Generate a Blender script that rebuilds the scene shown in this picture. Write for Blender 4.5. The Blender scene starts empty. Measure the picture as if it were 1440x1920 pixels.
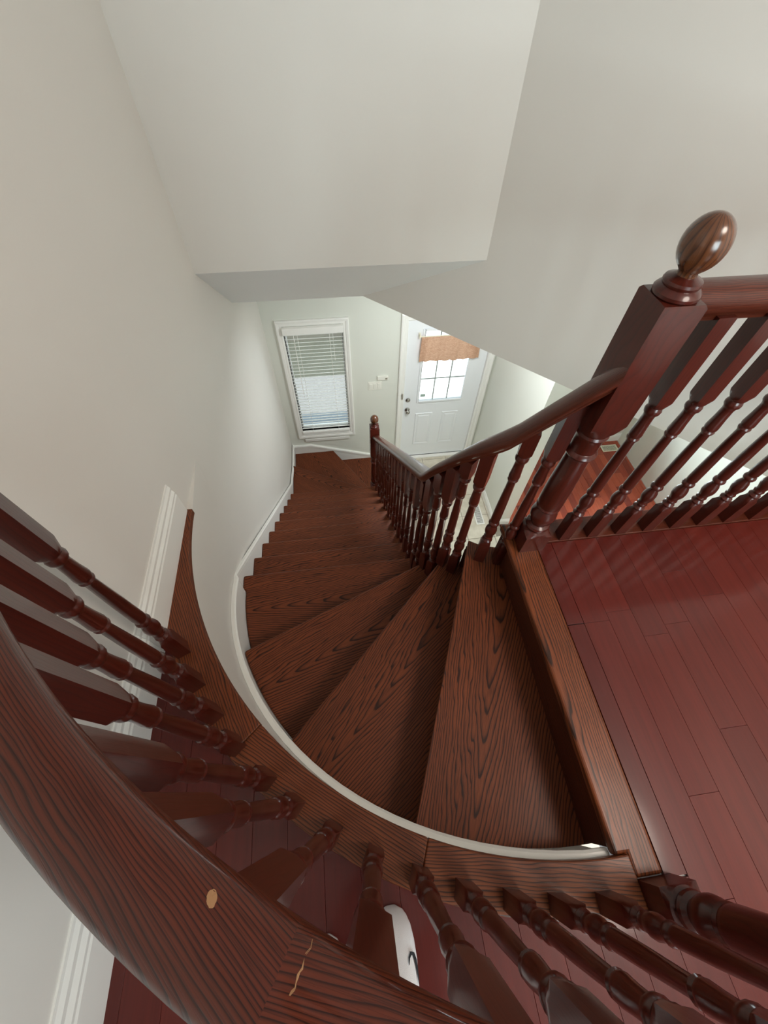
import bpy, bmesh, math, random
from mathutils import Vector, Matrix
sc = bpy.context.scene
col = sc.collection
random.seed(7)
R = math.radians
PI = math.pi

# ------------------------------------------------------------------ camera
CAMZ = 1.356
cam_d = bpy.data.cameras.new('camera'); cam = bpy.data.objects.new('camera', cam_d); col.objects.link(cam)
yaw, pit, rol = R(8.65597), R(55.72092), R(1.54427)
fw = Vector((math.sin(yaw)*math.cos(pit), math.cos(yaw)*math.cos(pit), -math.sin(pit)))
rt = Vector((math.cos(yaw), -math.sin(yaw), 0)); up = rt.cross(fw)
r2 = math.cos(rol)*rt + math.sin(rol)*up; u2 = -math.sin(rol)*rt + math.cos(rol)*up
m = Matrix((r2, u2, -fw)).transposed().to_4x4(); m.translation = Vector((0, 0, CAMZ))
cam.matrix_world = m
cam_d.sensor_fit = 'VERTICAL'; cam_d.sensor_height = 36; cam_d.lens = 770.09/1920*36
cam_d.clip_start = .02; cam_d.clip_end = 100
sc.camera = cam

# ------------------------------------------------------------------ world, portals, lamps, exposure
w = bpy.data.worlds.new('world'); sc.world = w; w.use_nodes = True
nt = w.node_tree; bg = nt.nodes['Background']
bg.inputs[0].default_value = (.86, .94, 1, 1); bg.inputs[1].default_value = 2.6
sc.view_settings.view_transform = 'Standard'; sc.view_settings.look = 'None'
sc.view_settings.gamma = 1; sc.view_settings.use_curve_mapping = False
sc.view_settings.exposure = 0.28
sc.cycles.use_denoising = True
sc.cycles.max_bounces = 10; sc.cycles.diffuse_bounces = 6; sc.cycles.transparent_max_bounces = 16
sc.cycles.sample_clamp_indirect = 6; sc.cycles.caustics_reflective = False; sc.cycles.caustics_refractive = False

def portal(loc, rot, sx, sy):
    l = bpy.data.lights.new('window_daylight', 'AREA'); l.shape = 'RECTANGLE'; l.size = sx; l.size_y = sy
    l.cycles.is_portal = True
    o = bpy.data.objects.new('window_daylight', l); o.location = loc; o.rotation_euler = rot; col.objects.link(o)
portal((-.18, 3.97, -1.64), (R(-90), 0, 0), .66, 1.46)     # foyer window
portal((1.23, 3.95, -1.54), (R(-90), 0, 0), .62, .98)      # front door glass
def daylight(loc, rot, sx, sy, power):   # area lights added to strengthen daylight at the two unseen windows
    l = bpy.data.lights.new('window_daylight', 'AREA'); l.shape = 'RECTANGLE'; l.size = sx; l.size_y = sy; l.energy = power; l.color = (.86, .94, 1)
    o = bpy.data.objects.new('window_daylight', l); o.location = loc; o.rotation_euler = rot; col.objects.link(o)
daylight((3.0, 3.99, -1.4), (R(-90), 0, 0), 1.4, 1.4, 120)
daylight((1.25, -2.84, 1.25), (R(90), 0, 0), 1.7, 1.5, 92)
def lamp(loc, size, power, colr, rot=(0, 0, 0)):
    l = bpy.data.lights.new('added_fill', 'AREA'); l.shape = 'DISK'; l.size = size; l.energy = power; l.color = colr
    o = bpy.data.objects.new('added_fill_light', l); o.location = loc; o.rotation_euler = rot; col.objects.link(o)
lamp((1.5, -.5, 2.40), .9, 31, (1, .87, .76))  # unseen upper hall light, added as gentle fill
lamp((.95, 2.55, -.21), .55, 25, (.93, .98, 1))  # unseen foyer light, added to brighten the lower walls and tiles
sd = bpy.data.lights.new('sun', 'SUN'); sd.energy = 8; sd.angle = R(1); sd.color = (1, .97, .93)
so_ = bpy.data.objects.new('sun', sd); so_.rotation_euler = Vector((-.55, .12, -.83)).to_track_quat('-Z', 'Y').to_euler(); col.objects.link(so_)

F1 = -3.0            # lower floor
RS = .1935           # riser
FY = 3.81            # front wall
CX, CY = .6, 1.0     # stairwell arc centre
# ------------------------------------------------------------------ materials
def newmat(name):
    m = bpy.data.materials.new(name); m.use_nodes = True
    n = m.node_tree.nodes; b = n['Principled BSDF']
    return m, m.node_tree, b
def nd(nt, t, **k):
    n = nt.nodes.new(t)
    for a, v in k.items():
        if a == 'ins':
            for i, x in v.items(): n.inputs[i].default_value = x
        else: setattr(n, a, v)
    return n
def mth(nt, op, a, b=None, c=None):
    n = nt.nodes.new('ShaderNodeMath'); n.operation = op
    for i, x in enumerate((a, b, c)):
        if x is None: continue
        if isinstance(x, (int, float)): n.inputs[i].default_value = x
        else: nt.links.new(x, n.inputs[i])
    return n.outputs[0]
def mixc(nt, f, a, b, mode='MIX'):
    n = nt.nodes.new('ShaderNodeMix'); n.data_type = 'RGBA'; n.blend_type = mode
    for i, x in ((0, f), (6, a), (7, b)):
        if isinstance(x, (int, float)): n.inputs[i].default_value = x
        elif isinstance(x, tuple): n.inputs[i].default_value = (*x, 1)
        else: nt.links.new(x, n.inputs[i])
    return n.outputs[2]
def ramp(nt, f, stops):
    n = nt.nodes.new('ShaderNodeValToRGB'); e = n.color_ramp.elements
    while len(e) < len(stops): e.new(.5)
    for i, (p, c) in enumerate(stops): e[i].position = p; e[i].color = (*c, 1) if len(c) == 3 else c
    nt.links.new(f, n.inputs[0]); return n.outputs[0]
def noise(nt, vec, scale, detail=3, rough=.55):
    n = nd(nt, 'ShaderNodeTexNoise', ins={'Scale': scale, 'Detail': detail, 'Roughness': rough}); nt.links.new(vec, n.inputs['Vector']); return n.outputs[0]
def comb(nt, x, y, z):
    n = nt.nodes.new('ShaderNodeCombineXYZ')
    for i, v in enumerate((x, y, z)):
        if isinstance(v, (int, float)): n.inputs[i].default_value = v
        else: nt.links.new(v, n.inputs[i])
    return n.outputs[0]

def oak(name, light, dark, ring=95., arch=9., contrast=1., rough=.32, coat=.35, voff=0., tone=.0, bump=.25, wobble=.05, coatr=.18, spec=.4):
    """stained oak; UV in metres: u along the grain, v across it"""
    m, t, b = newmat(name)
    uv = nd(t, 'ShaderNodeUVMap'); s = nd(t, 'ShaderNodeSeparateXYZ'); t.links.new(uv.outputs[0], s.inputs[0])
    rnd = nd(t, 'ShaderNodeObjectInfo').outputs['Random']
    u = mth(t, 'ADD', s.outputs[0], mth(t, 'MULTIPLY', rnd, 7.3)); v = s.outputs[1]
    wob = noise(t, comb(t, mth(t, 'MULTIPLY', u, 1.6), mth(t, 'MULTIPLY', v, 7), mth(t, 'MULTIPLY', rnd, 9)), 1.6, 3)
    wob2 = noise(t, comb(t, mth(t, 'MULTIPLY', u, 7), mth(t, 'MULTIPLY', v, 45), rnd), 1.0, 1)
    vo = mth(t, 'ADD', v, mth(t, 'ADD', mth(t, 'ADD', voff, mth(t, 'MULTIPLY', mth(t, 'SUBTRACT', rnd, .5), .10)), mth(t, 'MULTIPLY', mth(t, 'SUBTRACT', wob, .5), wobble)))
    rad = mth(t, 'SQRT', mth(t, 'ADD', mth(t, 'MULTIPLY', vo, vo), .0006))
    ph = mth(t, 'ADD', mth(t, 'SUBTRACT', mth(t, 'MULTIPLY', rad, ring), mth(t, 'MULTIPLY', u, arch)),
             mth(t, 'ADD', mth(t, 'MULTIPLY', wob, 30*wobble), mth(t, 'MULTIPLY', wob2, .5)))
    fr = mth(t, 'FRACT', ph)
    line = ramp(t, fr, [(0, (.1, .1, .1)), (.4, (0, 0, 0)), (.68, (.35, .35, .35)), (.84, (1, 1, 1)), (.93, (1, 1, 1)), (1, (.1, .1, .1))])
    pores = noise(t, comb(t, mth(t, 'MULTIPLY', u, 14), mth(t, 'MULTIPLY', v, 520), rnd), 1.0, 2, .6)
    pr = ramp(t, pores, [(.50, (0, 0, 0)), (.66, (1, 1, 1))])
    broad = noise(t, comb(t, mth(t, 'MULTIPLY', u, 2.2), mth(t, 'MULTIPLY', v, 12), rnd), 1.0, 3)
    c = mixc(t, mth(t, 'MULTIPLY', line, .92*contrast), light, dark)
    c = mixc(t, mth(t, 'MULTIPLY', pr, .5*contrast), c, dark)
    k = mth(t, 'ADD', .62+tone, mth(t, 'MULTIPLY', broad, .76))
    c = mixc(t, 1.0, c, comb(t, k, k, k), 'MULTIPLY')
    t.links.new(c, b.inputs['Base Color'])
    b.inputs['Roughness'].default_value = rough; b.inputs['Coat Weight'].default_value = coat; b.inputs['Coat Roughness'].default_value = coatr; b.inputs['Specular IOR Level'].default_value = spec
    bp = nd(t, 'ShaderNodeBump', ins={'Strength': bump, 'Distance': .0012}); hsum = mth(t, 'ADD', mth(t, 'MULTIPLY', line, -.5), mth(t, 'MULTIPLY', pr, -.6))
    t.links.new(hsum, bp.inputs['Height']); t.links.new(bp.outputs[0], b.inputs['Normal'])
    return m

M = {}
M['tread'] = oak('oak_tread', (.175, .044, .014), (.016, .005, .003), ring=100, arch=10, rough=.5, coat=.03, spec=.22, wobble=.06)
M['riser'] = oak('oak_riser', (.09, .022, .009), (.018, .006, .003), ring=95, arch=5, rough=.5, coat=.03, spec=.2, voff=.1)  # darker than the treads: shade on the risers put into the stain colour
M['cap'] = oak('oak_cap', (.19, .048, .014), (.018, .006, .003), ring=130, arch=4, rough=.4, coat=.12, spec=.3, voff=.09, wobble=.04)
M['rail'] = oak('oak_rail', (.105, .021, .009), (.018, .005, .0035), ring=250, arch=2.0, contrast=.95, rough=.36, spec=.18, coat=.40, voff=.13, wobble=.035, coatr=.07)
M['turned'] = oak('mahogany_stain_turned', (.070, .0105, .0055), (.030, .007, .0045), ring=120, arch=2, contrast=.45, rough=.32, coat=.5, spec=.25, voff=.1, bump=.08, coatr=.12)
M['finial'] = oak('oak_finial', (.13, .045, .016), (.04, .014, .007), ring=160, arch=5, contrast=.9, rough=.22, coat=.6, voff=.03, bump=.05)

def plank_mat(name, c1, c2, c3, rough):
    m, t, b = newmat(name)
    uv = nd(t, 'ShaderNodeUVMap'); s = nd(t, 'ShaderNodeSeparateXYZ'); t.links.new(uv.outputs[0], s.inputs[0])
    rnd = nd(t, 'ShaderNodeObjectInfo').outputs['Random']
    u = mth(t, 'ADD', s.outputs[0], mth(t, 'MULTIPLY', rnd, 17)); v = s.outputs[1]
    base = ramp(t, rnd, [(0, c1), (.35, c2), (.7, c3), (1, c2)])
    g = noise(t, comb(t, mth(t, 'MULTIPLY', u, 2.5), mth(t, 'MULTIPLY', v, 45), rnd), 1.0, 4, .6)
    g2 = noise(t, comb(t, mth(t, 'MULTIPLY', u, 10), mth(t, 'MULTIPLY', v, 260), rnd), 1.0, 2, .6)
    k = mth(t, 'ADD', .55, mth(t, 'ADD', mth(t, 'MULTIPLY', g, .6), mth(t, 'MULTIPLY', g2, .3)))
    c = mixc(t, 1.0, base, comb(t, k, k, k), 'MULTIPLY')
    t.links.new(c, b.inputs['Base Color'])
    b.inputs['Roughness'].default_value = rough; b.inputs['Coat Weight'].default_value = .42; b.inputs['Coat Roughness'].default_value = .10; b.inputs['Specular IOR Level'].default_value = .2
    return m
M['plank'] = plank_mat('cherry_floor_planks', (.088, .0100, .0065), (.108, .0135, .0085), (.074, .0085, .0058), .38)
M['plank_low'] = plank_mat('cherry_floor_planks_lower', (.30, .050, .028), (.42, .085, .042), (.20, .033, .022), .25)

def paint(name, c, rough=.6, bump=.04, scale=180, mott=.03):
    m, t, b = newmat(name)
    tc = nd(t, 'ShaderNodeTexCoord'); n = noise(t, tc.outputs['Object'], 1.3, 3); k = mth(t, 'ADD', 1-mott, mth(t, 'MULTIPLY', n, mott*2))
    cc = mixc(t, 1.0, c, comb(t, k, k, k), 'MULTIPLY'); t.links.new(cc, b.inputs['Base Color'])
    b.inputs['Roughness'].default_value = rough
    n2 = noise(t, tc.outputs['Object'], scale, 2); bp = nd(t, 'ShaderNodeBump', ins={'Strength': bump, 'Distance': .002})
    t.links.new(n2, bp.inputs['Height']); t.links.new(bp.outputs[0], b.inputs['Normal'])
    return m
M['wall'] = paint('wall_paint', (.72, .69, .645), .55)
M['wall_low'] = paint('wall_paint_foyer', (.70, .71, .645), .5)
M['ceil'] = paint('ceiling_paint', (.80, .80, .79), .7)
M['trim'] = paint('white_trim_paint', (.82, .81, .77), .35, .02)
M['door'] = paint('white_door_paint', (.80, .82, .84), .35, .02, mott=.01)
M['blind'] = paint('white_blind_vinyl', (.85, .84, .80), .45, 0)
M['tile'] = None
def mk_tile():
    m, t, b = newmat('beige_ceramic_tile'); tc = nd(t, 'ShaderNodeTexCoord'); rnd = nd(t, 'ShaderNodeObjectInfo').outputs['Random']
    n = noise(t, tc.outputs['Object'], 9, 4); c = ramp(t, n, [(.3, (.50, .45, .36)), (.7, (.66, .61, .51))])
    k = mth(t, 'ADD', .93, mth(t, 'MULTIPLY', rnd, .12)); c = mixc(t, 1.0, c, comb(t, k, k, k), 'MULTIPLY')
    t.links.new(c, b.inputs['Base Color']); b.inputs['Roughness'].default_value = .28; return m
M['tile'] = mk_tile()
M['grout'] = paint('grout', (.26, .23, .18), .9)
def metal(name, c, rough):
    m, t, b = newmat(name); b.inputs['Base Color'].default_value = (*c, 1); b.inputs['Metallic'].default_value = 1; b.inputs['Roughness'].default_value = rough
    tc = nd(t, 'ShaderNodeTexCoord'); n = noise(t, tc.outputs['Object'], 60, 2)
    t.links.new(mth(t, 'ADD', rough-.05, mth(t, 'MULTIPLY', n, .1)), b.inputs['Roughness']); return m
M['nickel'] = metal('satin_nickel', (.42, .40, .37), .28)
M['dark'] = paint('dark_gap', (.02, .018, .016), .8)
M['plate'] = paint('switch_plate_plastic', (.78, .77, .70), .35, 0)
M['ivory'] = paint('ivory_register_metal', (.78, .73, .58), .4, 0)
M['sock'] = paint('white_cotton_knit', (.80, .78, .79), .9, .5, 900)
M['black'] = paint('black_thread', (.012, .012, .016), .8)
M['cloth'] = paint('dark_cotton_clothing', (.03, .028, .034), .9, .2, 500)
M['skin'] = paint('skin', (.56, .34, .25), .5, .1, 300)
M['hair'] = paint('dark_hair', (.02, .015, .012), .5, .3, 200)
M['plastic'] = paint('black_phone_glass', (.02, .02, .022), .15, 0)
M['concrete'] = paint('pale_concrete', (.60, .60, .62), .9, .3, 30, .08)
M['walk'] = paint('grey_walkway_concrete', (.135, .13, .13), .9, .3, 30, .1)
M['slate'] = paint('blue_grey_paving', (.040, .055, .072), .8, .3, 25, .1)
M['grass'] = paint('lawn', (.05, .05, .036), .9, .4, 40, .2)
M['hedge'] = paint('hedge_leaves', (.05, .065, .035), .9, .5, 30, .25)
M['brick_out'] = paint('taupe_stone', (.17, .15, .12), .9, .4, 30, .2)
def mk_glass():
    m, t, b = newmat('window_glass'); t.nodes.remove(b)
    tr = nd(t, 'ShaderNodeBsdfTransparent', ins={0: (.93, .97, .96, 1)}); gl = nd(t, 'ShaderNodeBsdfGlossy', ins={'Roughness': .02})
    fr = nd(t, 'ShaderNodeFresnel', ins={0: 1.35}); mx = nd(t, 'ShaderNodeMixShader')
    t.links.new(fr.outputs[0], mx.inputs[0]); t.links.new(tr.outputs[0], mx.inputs[1]); t.links.new(gl.outputs[0], mx.inputs[2])
    t.links.new(mx.outputs[0], t.nodes['Material Output'].inputs[0]); return m
M['glass'] = mk_glass()
def mk_fabric():
    m, t, b = newmat('tan_sheer_fabric'); tc = nd(t, 'ShaderNodeTexCoord')
    mp = nd(t, 'ShaderNodeMapping', ins={'Scale': (30, 1, 120)}); t.links.new(tc.outputs['Object'], mp.inputs[0])
    n = noise(t, mp.outputs[0], 2, 4); c = ramp(t, n, [(.3, (.50, .27, .17)), (.7, (.72, .47, .33))])
    t.nodes.remove(b)
    d = nd(t, 'ShaderNodeBsdfDiffuse'); tl = nd(t, 'ShaderNodeBsdfTranslucent'); mx = nd(t, 'ShaderNodeMixShader', ins={0: .32})
    t.links.new(c, d.inputs[0]); t.links.new(c, tl.inputs[0]); t.links.new(d.outputs[0], mx.inputs[1]); t.links.new(tl.outputs[0], mx.inputs[2])
    t.links.new(mx.outputs[0], t.nodes['Material Output'].inputs[0]); return m
M['fabric'] = mk_fabric()
M['patch'] = paint('bare_wood', (.36, .19, .085), .7, .2, 400, .25)
M['muntin'] = paint('backlit_grey_muntin', (.30, .34, .32), .5, 0)  # backlit tone of the muntins put into a grey base colour
M['sticker'] = paint('grey_green_sticker', (.35, .45, .40), .5, 0)

# ------------------------------------------------------------------ mesh helpers
class MB:
    def __init__(s): s.v = []; s.f = []; s.uv = []; s.sm = []
    def face(s, pts, uvs=None, smooth=False):
        i = len(s.v); s.v += [tuple(p) for p in pts]; s.f.append(tuple(range(i, i+len(pts))))
        s.uv.append(uvs or [(0, 0)]*len(pts)); s.sm.append(smooth)
    def box(s, a, b, ax=0):
        (x0, y0, z0), (x1, y1, z1) = a, b
        P = [(x0, y0, z0), (x1, y0, z0), (x1, y1, z0), (x0, y1, z0), (x0, y0, z1), (x1, y0, z1), (x1, y1, z1), (x0, y1, z1)]
        c = ((x0+x1)/2, (y0+y1)/2, (z0+z1)/2)
        for q in ((3, 2, 1, 0), (4, 5, 6, 7), (0, 1, 5, 4), (1, 2, 6, 5), (2, 3, 7, 6), (3, 0, 4, 7)):
            pts = [P[k] for k in q]
            n = (Vector(pts[1])-Vector(pts[0])).cross(Vector(pts[2])-Vector(pts[1])); na = max(range(3), key=lambda k: abs(n[k]))
            rest = [k for k in range(3) if k != na]
            if ax in rest: ua = ax; va = [k for k in rest if k != ax][0]
            else: ua, va = rest
            s.face(pts, [(p[ua]-c[ua], p[va]-c[va]) for p in pts])
    def prism(s, poly, z0, z1, uvf=None, side=True):
        """poly ccw list of xy; uvf maps (x,y)->(u,v)"""
        uvf = uvf or (lambda x, y: (x, y))
        s.face([(x, y, z1) for x, y in poly], [uvf(x, y) for x, y in poly])
        s.face([(x, y, z0) for x, y in reversed(poly)], [uvf(x, y) for x, y in reversed(poly)])
        n = len(poly)
        for i in range(n if side else 0):
            a, b = poly[i], poly[(i+1) % n]; ua, ub = uvf(*a), uvf(*b)
            s.face([(*a, z0), (*b, z0), (*b, z1), (*a, z1)], [(ua[0], ua[1]), (ub[0], ub[1]), (ub[0], ub[1]+z1-z0), (ua[0], ua[1]+z1-z0)])
    def build(s, name, mat, parent=None, merge=True, bevel=0, seg=2, angle=35):
        me = bpy.data.meshes.new(name); me.from_pydata(s.v, [], s.f)
        uvl = me.uv_layers.new(name='UVMap'); k = 0
        flat = [c for f in s.uv for q in f for c in q]; uvl.data.foreach_set('uv', flat)
        me.polygons.foreach_set('use_smooth', s.sm)
        if merge:
            bm = bmesh.new(); bm.from_mesh(me); bmesh.ops.remove_doubles(bm, verts=bm.verts, dist=1e-5)
            bmesh.ops.recalc_face_normals(bm, faces=bm.faces); bm.to_mesh(me); bm.free()
        me.materials.append(mat)
        if any(s.sm): 
            try: me.set_sharp_from_angle(angle=R(angle))
            except Exception: pass
        o = bpy.data.objects.new(name, me); col.objects.link(o)
        if parent: o.parent = parent
        if bevel:
            b = o.modifiers.new('bevel', 'BEVEL'); b.width = bevel; b.segments = seg; b.limit_method = 'ANGLE'; b.angle_limit = R(40)
        return o
def link(name, me, parent=None, loc=(0, 0, 0), rz=0):
    o = bpy.data.objects.new(name, me); col.objects.link(o); o.location = loc; o.rotation_euler = (0, 0, rz)
    if parent: o.parent = parent
    return o
def empty(name, loc=(0, 0, 0), rz=0):
    o = bpy.data.objects.new(name, None); col.objects.link(o); o.location = loc; o.rotation_euler = (0, 0, rz); return o
def tag(o, label=None, cat=None, group=None, kind=None):
    if label: o['label'] = label
    if cat: o['category'] = cat
    if group: o['group'] = group
    if kind: o['kind'] = kind
    return o
def struct(o, label, cat): return tag(o, label, cat, kind='structure')
def wallbox(name, a, b, mat, label, cat='wall', parent=None):
    q = MB(); q.box(a, b); o = q.build(name, mat, parent)
    return struct(o, label, cat) if not parent else o
def holed(q, x0, x1, z0, z1, y0, y1, holes):
    """wall in the xz plane between y0,y1 with rectangular holes"""
    xs = sorted({x0, x1, *[h[0] for h in holes], *[h[1] for h in holes]}); zs = sorted({z0, z1, *[h[2] for h in holes], *[h[3] for h in holes]})
    ins = lambda x, z: any(h[0] < x < h[1] and h[2] < z < h[3] for h in holes)
    cell = lambda i, j: 0 <= i < len(xs)-1 and 0 <= j < len(zs)-1 and not ins((xs[i]+xs[i+1])/2, (zs[j]+zs[j+1])/2)
    for i in range(len(xs)-1):
        for j in range(len(zs)-1):
            if not cell(i, j): continue
            a, b, c, d = xs[i], xs[i+1], zs[j], zs[j+1]
            q.face([(a, y0, c), (b, y0, c), (b, y0, d), (a, y0, d)]); q.face([(a, y1, d), (b, y1, d), (b, y1, c), (a, y1, c)])
            if not cell(i-1, j): q.face([(a, y1, c), (a, y0, c), (a, y0, d), (a, y1, d)])
            if not cell(i+1, j): q.face([(b, y0, c), (b, y1, c), (b, y1, d), (b, y0, d)])
            if not cell(i, j-1): q.face([(a, y1, c), (b, y1, c), (b, y0, c), (a, y0, c)])
            if not cell(i, j+1): q.face([(a, y0, d), (b, y0, d), (b, y1, d), (a, y1, d)])
def sweep(q, path, prof, closed=False, smooth=True, caps=True, vs=1.0, uvf=None):
    """path: 3D points; prof: closed loop of (lateral to the left... right +, up)"""
    n = len(path); rings = []; us = [0]
    for i in range(1, n): us.append(us[-1]+(Vector(path[i])-Vector(path[i-1])).length)
    for i, p in enumerate(path):
        a = Vector(path[max(0, i-1)]); b = Vector(path[min(n-1, i+1)]); t = b-a; t.z = 0; t.normalize(); s_ = Vector((t.y, -t.x, 0))
        if 0 < i < n-1:
            t1 = Vector(path[i])-a; t1.z = 0; t1.normalize(); k = 1/max(.5, t1.dot(t)); 
        else: k = 1
        rings.append([Vector(p)+s_*l*k+Vector((0, 0, h)) for l, h in prof])
    vv = [0]
    for j in range(len(prof)): a, b = prof[j], prof[(j+1) % len(prof)]; vv.append(vv[-1]+math.hypot(b[0]-a[0], b[1]-a[1]))
    m_ = len(prof)
    for i in range(n-1):
        for j in range(m_):
            k = (j+1) % m_
            q.face([rings[i][j], rings[i][k], rings[i+1][k], rings[i+1][j]],
                   [(us[i], vv[j]), (us[i], vv[j+1]), (us[i+1], vv[j+1]), (us[i+1], vv[j])] if not uvf else
                   [uvf(p, i, l) for p, l in ((rings[i][j], prof[j]), (rings[i][k], prof[k]), (rings[i+1][k], prof[k]), (rings[i+1][j], prof[j]))], smooth)
    if caps: q.face(rings[0][::-1]); q.face(rings[-1])
def lathe(q, prof, seg=24, z0=0):
    """prof: list (z, half square or big, radius): corner radius limited -> squares, pommels, turnings"""
    rings = []
    for z, h, r in prof:
        ring = []
        for k in range(seg):
            a = 2*PI*k/seg; c, s_ = math.cos(a), math.sin(a); d = min(h/max(abs(c), abs(s_)), r); ring.append((d*c, d*s_, z+z0))
        rings.append(ring)
    for i in range(len(rings)-1):
        for k in range(seg):
            l = (k+1) % seg; va, vb = k/seg*.14, (k+1)/seg*.14
            q.face([rings[i][k], rings[i][l], rings[i+1][l], rings[i+1][k]],
                   [(prof[i][0], va), (prof[i][0], vb), (prof[i+1][0], vb), (prof[i+1][0], va)], True)
    q.face(rings[0][::-1]); q.face(rings[-1], [(x*.3+.1, y) for x, y, z in rings[-1]])
def arcp(r, a, c=(CX, CY)): return (c[0]+r*math.cos(R(a)), c[1]+r*math.sin(R(a)))

# ------------------------------------------------------------------ SETTING: shell
XL = -.647
q = MB()   # left wall: upper hall part and whole stairwell/foyer height
q.face([(XL, -2.7, 0), (XL, 1.0, 0), (XL, 1.0, F1), (XL, FY, F1), (XL, FY, -.16), (XL, 2.25, .33), (XL, 2.25, 2.46), (XL, -2.7, 2.46)][::1])
q.face([(XL-.1, y, z) for x, y, z in [(XL, -2.7, 0), (XL, 1.0, 0), (XL, 1.0, F1), (XL, FY, F1), (XL, FY, -.16), (XL, 2.25, .33), (XL, 2.25, 2.46), (XL, -2.7, 2.46)]][::-1])
struct(q.build('wall_left', M['wall'], merge=False), 'tall plain off-white wall rising along the left side of the stairs', 'wall')
q = MB()   # curved stairwell wall
arc = [arcp(1.222, a) for a in [180+90*i/40 for i in range(41)]]; arc2 = [arcp(1.30, a) for a in [180+90*i/40 for i in range(41)]]
for i in range(40):
    a, b = arc[i], arc[i+1]
    q.face([(*a, F1), (*b, F1), (*b, -.02), (*a, -.02)], smooth=True)
q.face([(XL, 1.3, F1), (arc[0][0], 1.0, F1), (arc[0][0], 1.0, -.02), (XL, 1.3, -.02)], smooth=True)
q.face([(XL, 1.3, -.02), (arc[0][0], 1.0, -.02), (XL, 1.0, -.02)])
struct(q.build('wall_curved', M['wall'], angle=60), 'curved white stairwell wall under the bowed oak cap', 'wall')
# bulkhead and sloping soffit
wallbox('wall_bulkhead', (XL, 2.24, .316), (.95, 2.34, 2.46), M['wall'], 'flat off-white wall at top centre above the sloping soffit')
q = MB()
q.face([(XL, 2.24, .316), (XL, 2.852, -.166), (.243, 2.852, -.166), (.855, 2.24, .316)])
q.face([(XL, 2.34, .316), (.86, 2.34, .316), (.30, 2.9, -.13), (XL, 2.9, -.13)])
struct(q.build('ceiling_slope', M['ceil'], merge=False), 'pale grey sloping soffit strip between upper wall and foyer', 'ceiling')
# diagonal wall
q = MB(); d0, d1 = (.243, 2.852), (2.42, .675); o_ = .07
pts = [(*d0, -.166), (*d1, -.20), (*d1, 2.46), (.855, 2.24, 2.46), (.855, 2.24, .316)]
q.face(pts[::-1]); q.face([(x+o_, y+o_, z) for x, y, z in pts]); n = len(pts)
for i in range(n):
    a, b = pts[i], pts[(i+1) % n]; q.face([a, b, (b[0]+o_, b[1]+o_, b[2]), (a[0]+o_, a[1]+o_, a[2])])
struct(q.build('wall_diagonal', M['wall']), 'large off-white diagonal wall behind the upper newel and railing', 'wall')
# foyer / living ceiling beyond the diagonal wall
q = MB(); q.prism([(.30, 2.86), (2.45, .72), (4.1, .72), (4.1, FY), (XL, FY), (XL, 2.86)], -.17, -.10)
struct(q.build('ceiling', M['ceil']), 'white ceiling over the foyer and the room beyond', 'ceiling')
# front wall
WIN = (-.47, .115, -2.37, -.93); DR = (.775, 1.70, F1, -.93); LW = (2.3, 3.7, -2.1, -.7)
q = MB(); holed(q, XL-.1, 4.2, F1, -.1, FY, FY+.16, [WIN, DR, LW])
struct(q.build('wall_front', M['wall_low']), 'greenish cream foyer wall holding the tall window and front door', 'wall')
wallbox('wall_foyer_right', (1.79, 2.58, F1), (1.98, FY, -.17), M['wall_low'], 'short pale wall right of the front door, bluish in daylight')
wallbox('wall_living_right', (4.03, .3, F1), (4.15, FY, -.17), M['wall_low'], 'pale green-white wall beyond the red floor of the lower room')
wallbox('wall_lower_back', (.37, .2, F1), (4.15, .3, -.2), M['wall_low'], 'wall under the upper hall, closing the lower room')
# hall slab, fascia, upper room walls and ceiling
q = MB()
hole = [arcp(1.245, a) for a in [180+90*i/24 for i in range(25)]]
q.prism([(XL, -2.7)] + [(2.5, -2.7), (2.5, .795), (.64, .795)] + [(.64, -.24)] + hole[::-1][1:] + [(XL, 1.0)], -.20, -.012)
struct(q.build('floor_slab', M['ceil'], merge=False), 'white slab edge carrying the upper hall floor', 'floor')
q = MB(); holed(q, XL-.1, 2.6, 0, 2.46, -2.8, -2.7, [(.4, 2.1, .5, 2.0)])
struct(q.build('wall_back', M['wall']), 'wall with a wide window behind the camera', 'wall')
wallbox('wall_hall_right', (2.42, -2.75, -.19), (2.52, .70, 2.46), M['wall'], 'wall closing the right end of the upper hall')
wallbox('ceiling_upper', (XL-.1, -2.8, 2.44), (2.6, 2.9, 2.52), M['ceil'], 'white ceiling over the upper hall and stairwell', 'ceiling')
# window frame behind camera
wb = empty('window_3', (1.25, -2.75, 1.25)); struct(wb, 'wide white window in the wall behind the camera', 'window')
q = MB()
for a, b in (((-.85, -.03, -.75), (-.79, .03, .75)), ((.79, -.03, -.75), (.85, .03, .75)), ((-.79, -.03, -.75), (.79, .03, -.69)), ((-.79, -.03, .69), (.79, .03, .75)), ((-.02, -.03, -.69), (.02, .03, .69))): q.box(a, b)
q.build('window_frame', M['trim'], wb)
q = MB(); q.box((-.79, -.004, -.69), (.79, .004, .69)); q.build('glass_pane', M['glass'], wb)
# unseen fixture added to go with the upper hall fill light
cl = empty('hall_fill_fixture', (1.5, -.5, 2.44)); tag(cl, 'added round flush fixture for the upper hall fill light', 'ceiling light')
q = MB(); lathe(q, [(-.012, 9, .19), (0, 9, .19)], 32); q.build('light_base', M['trim'], cl)

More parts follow.
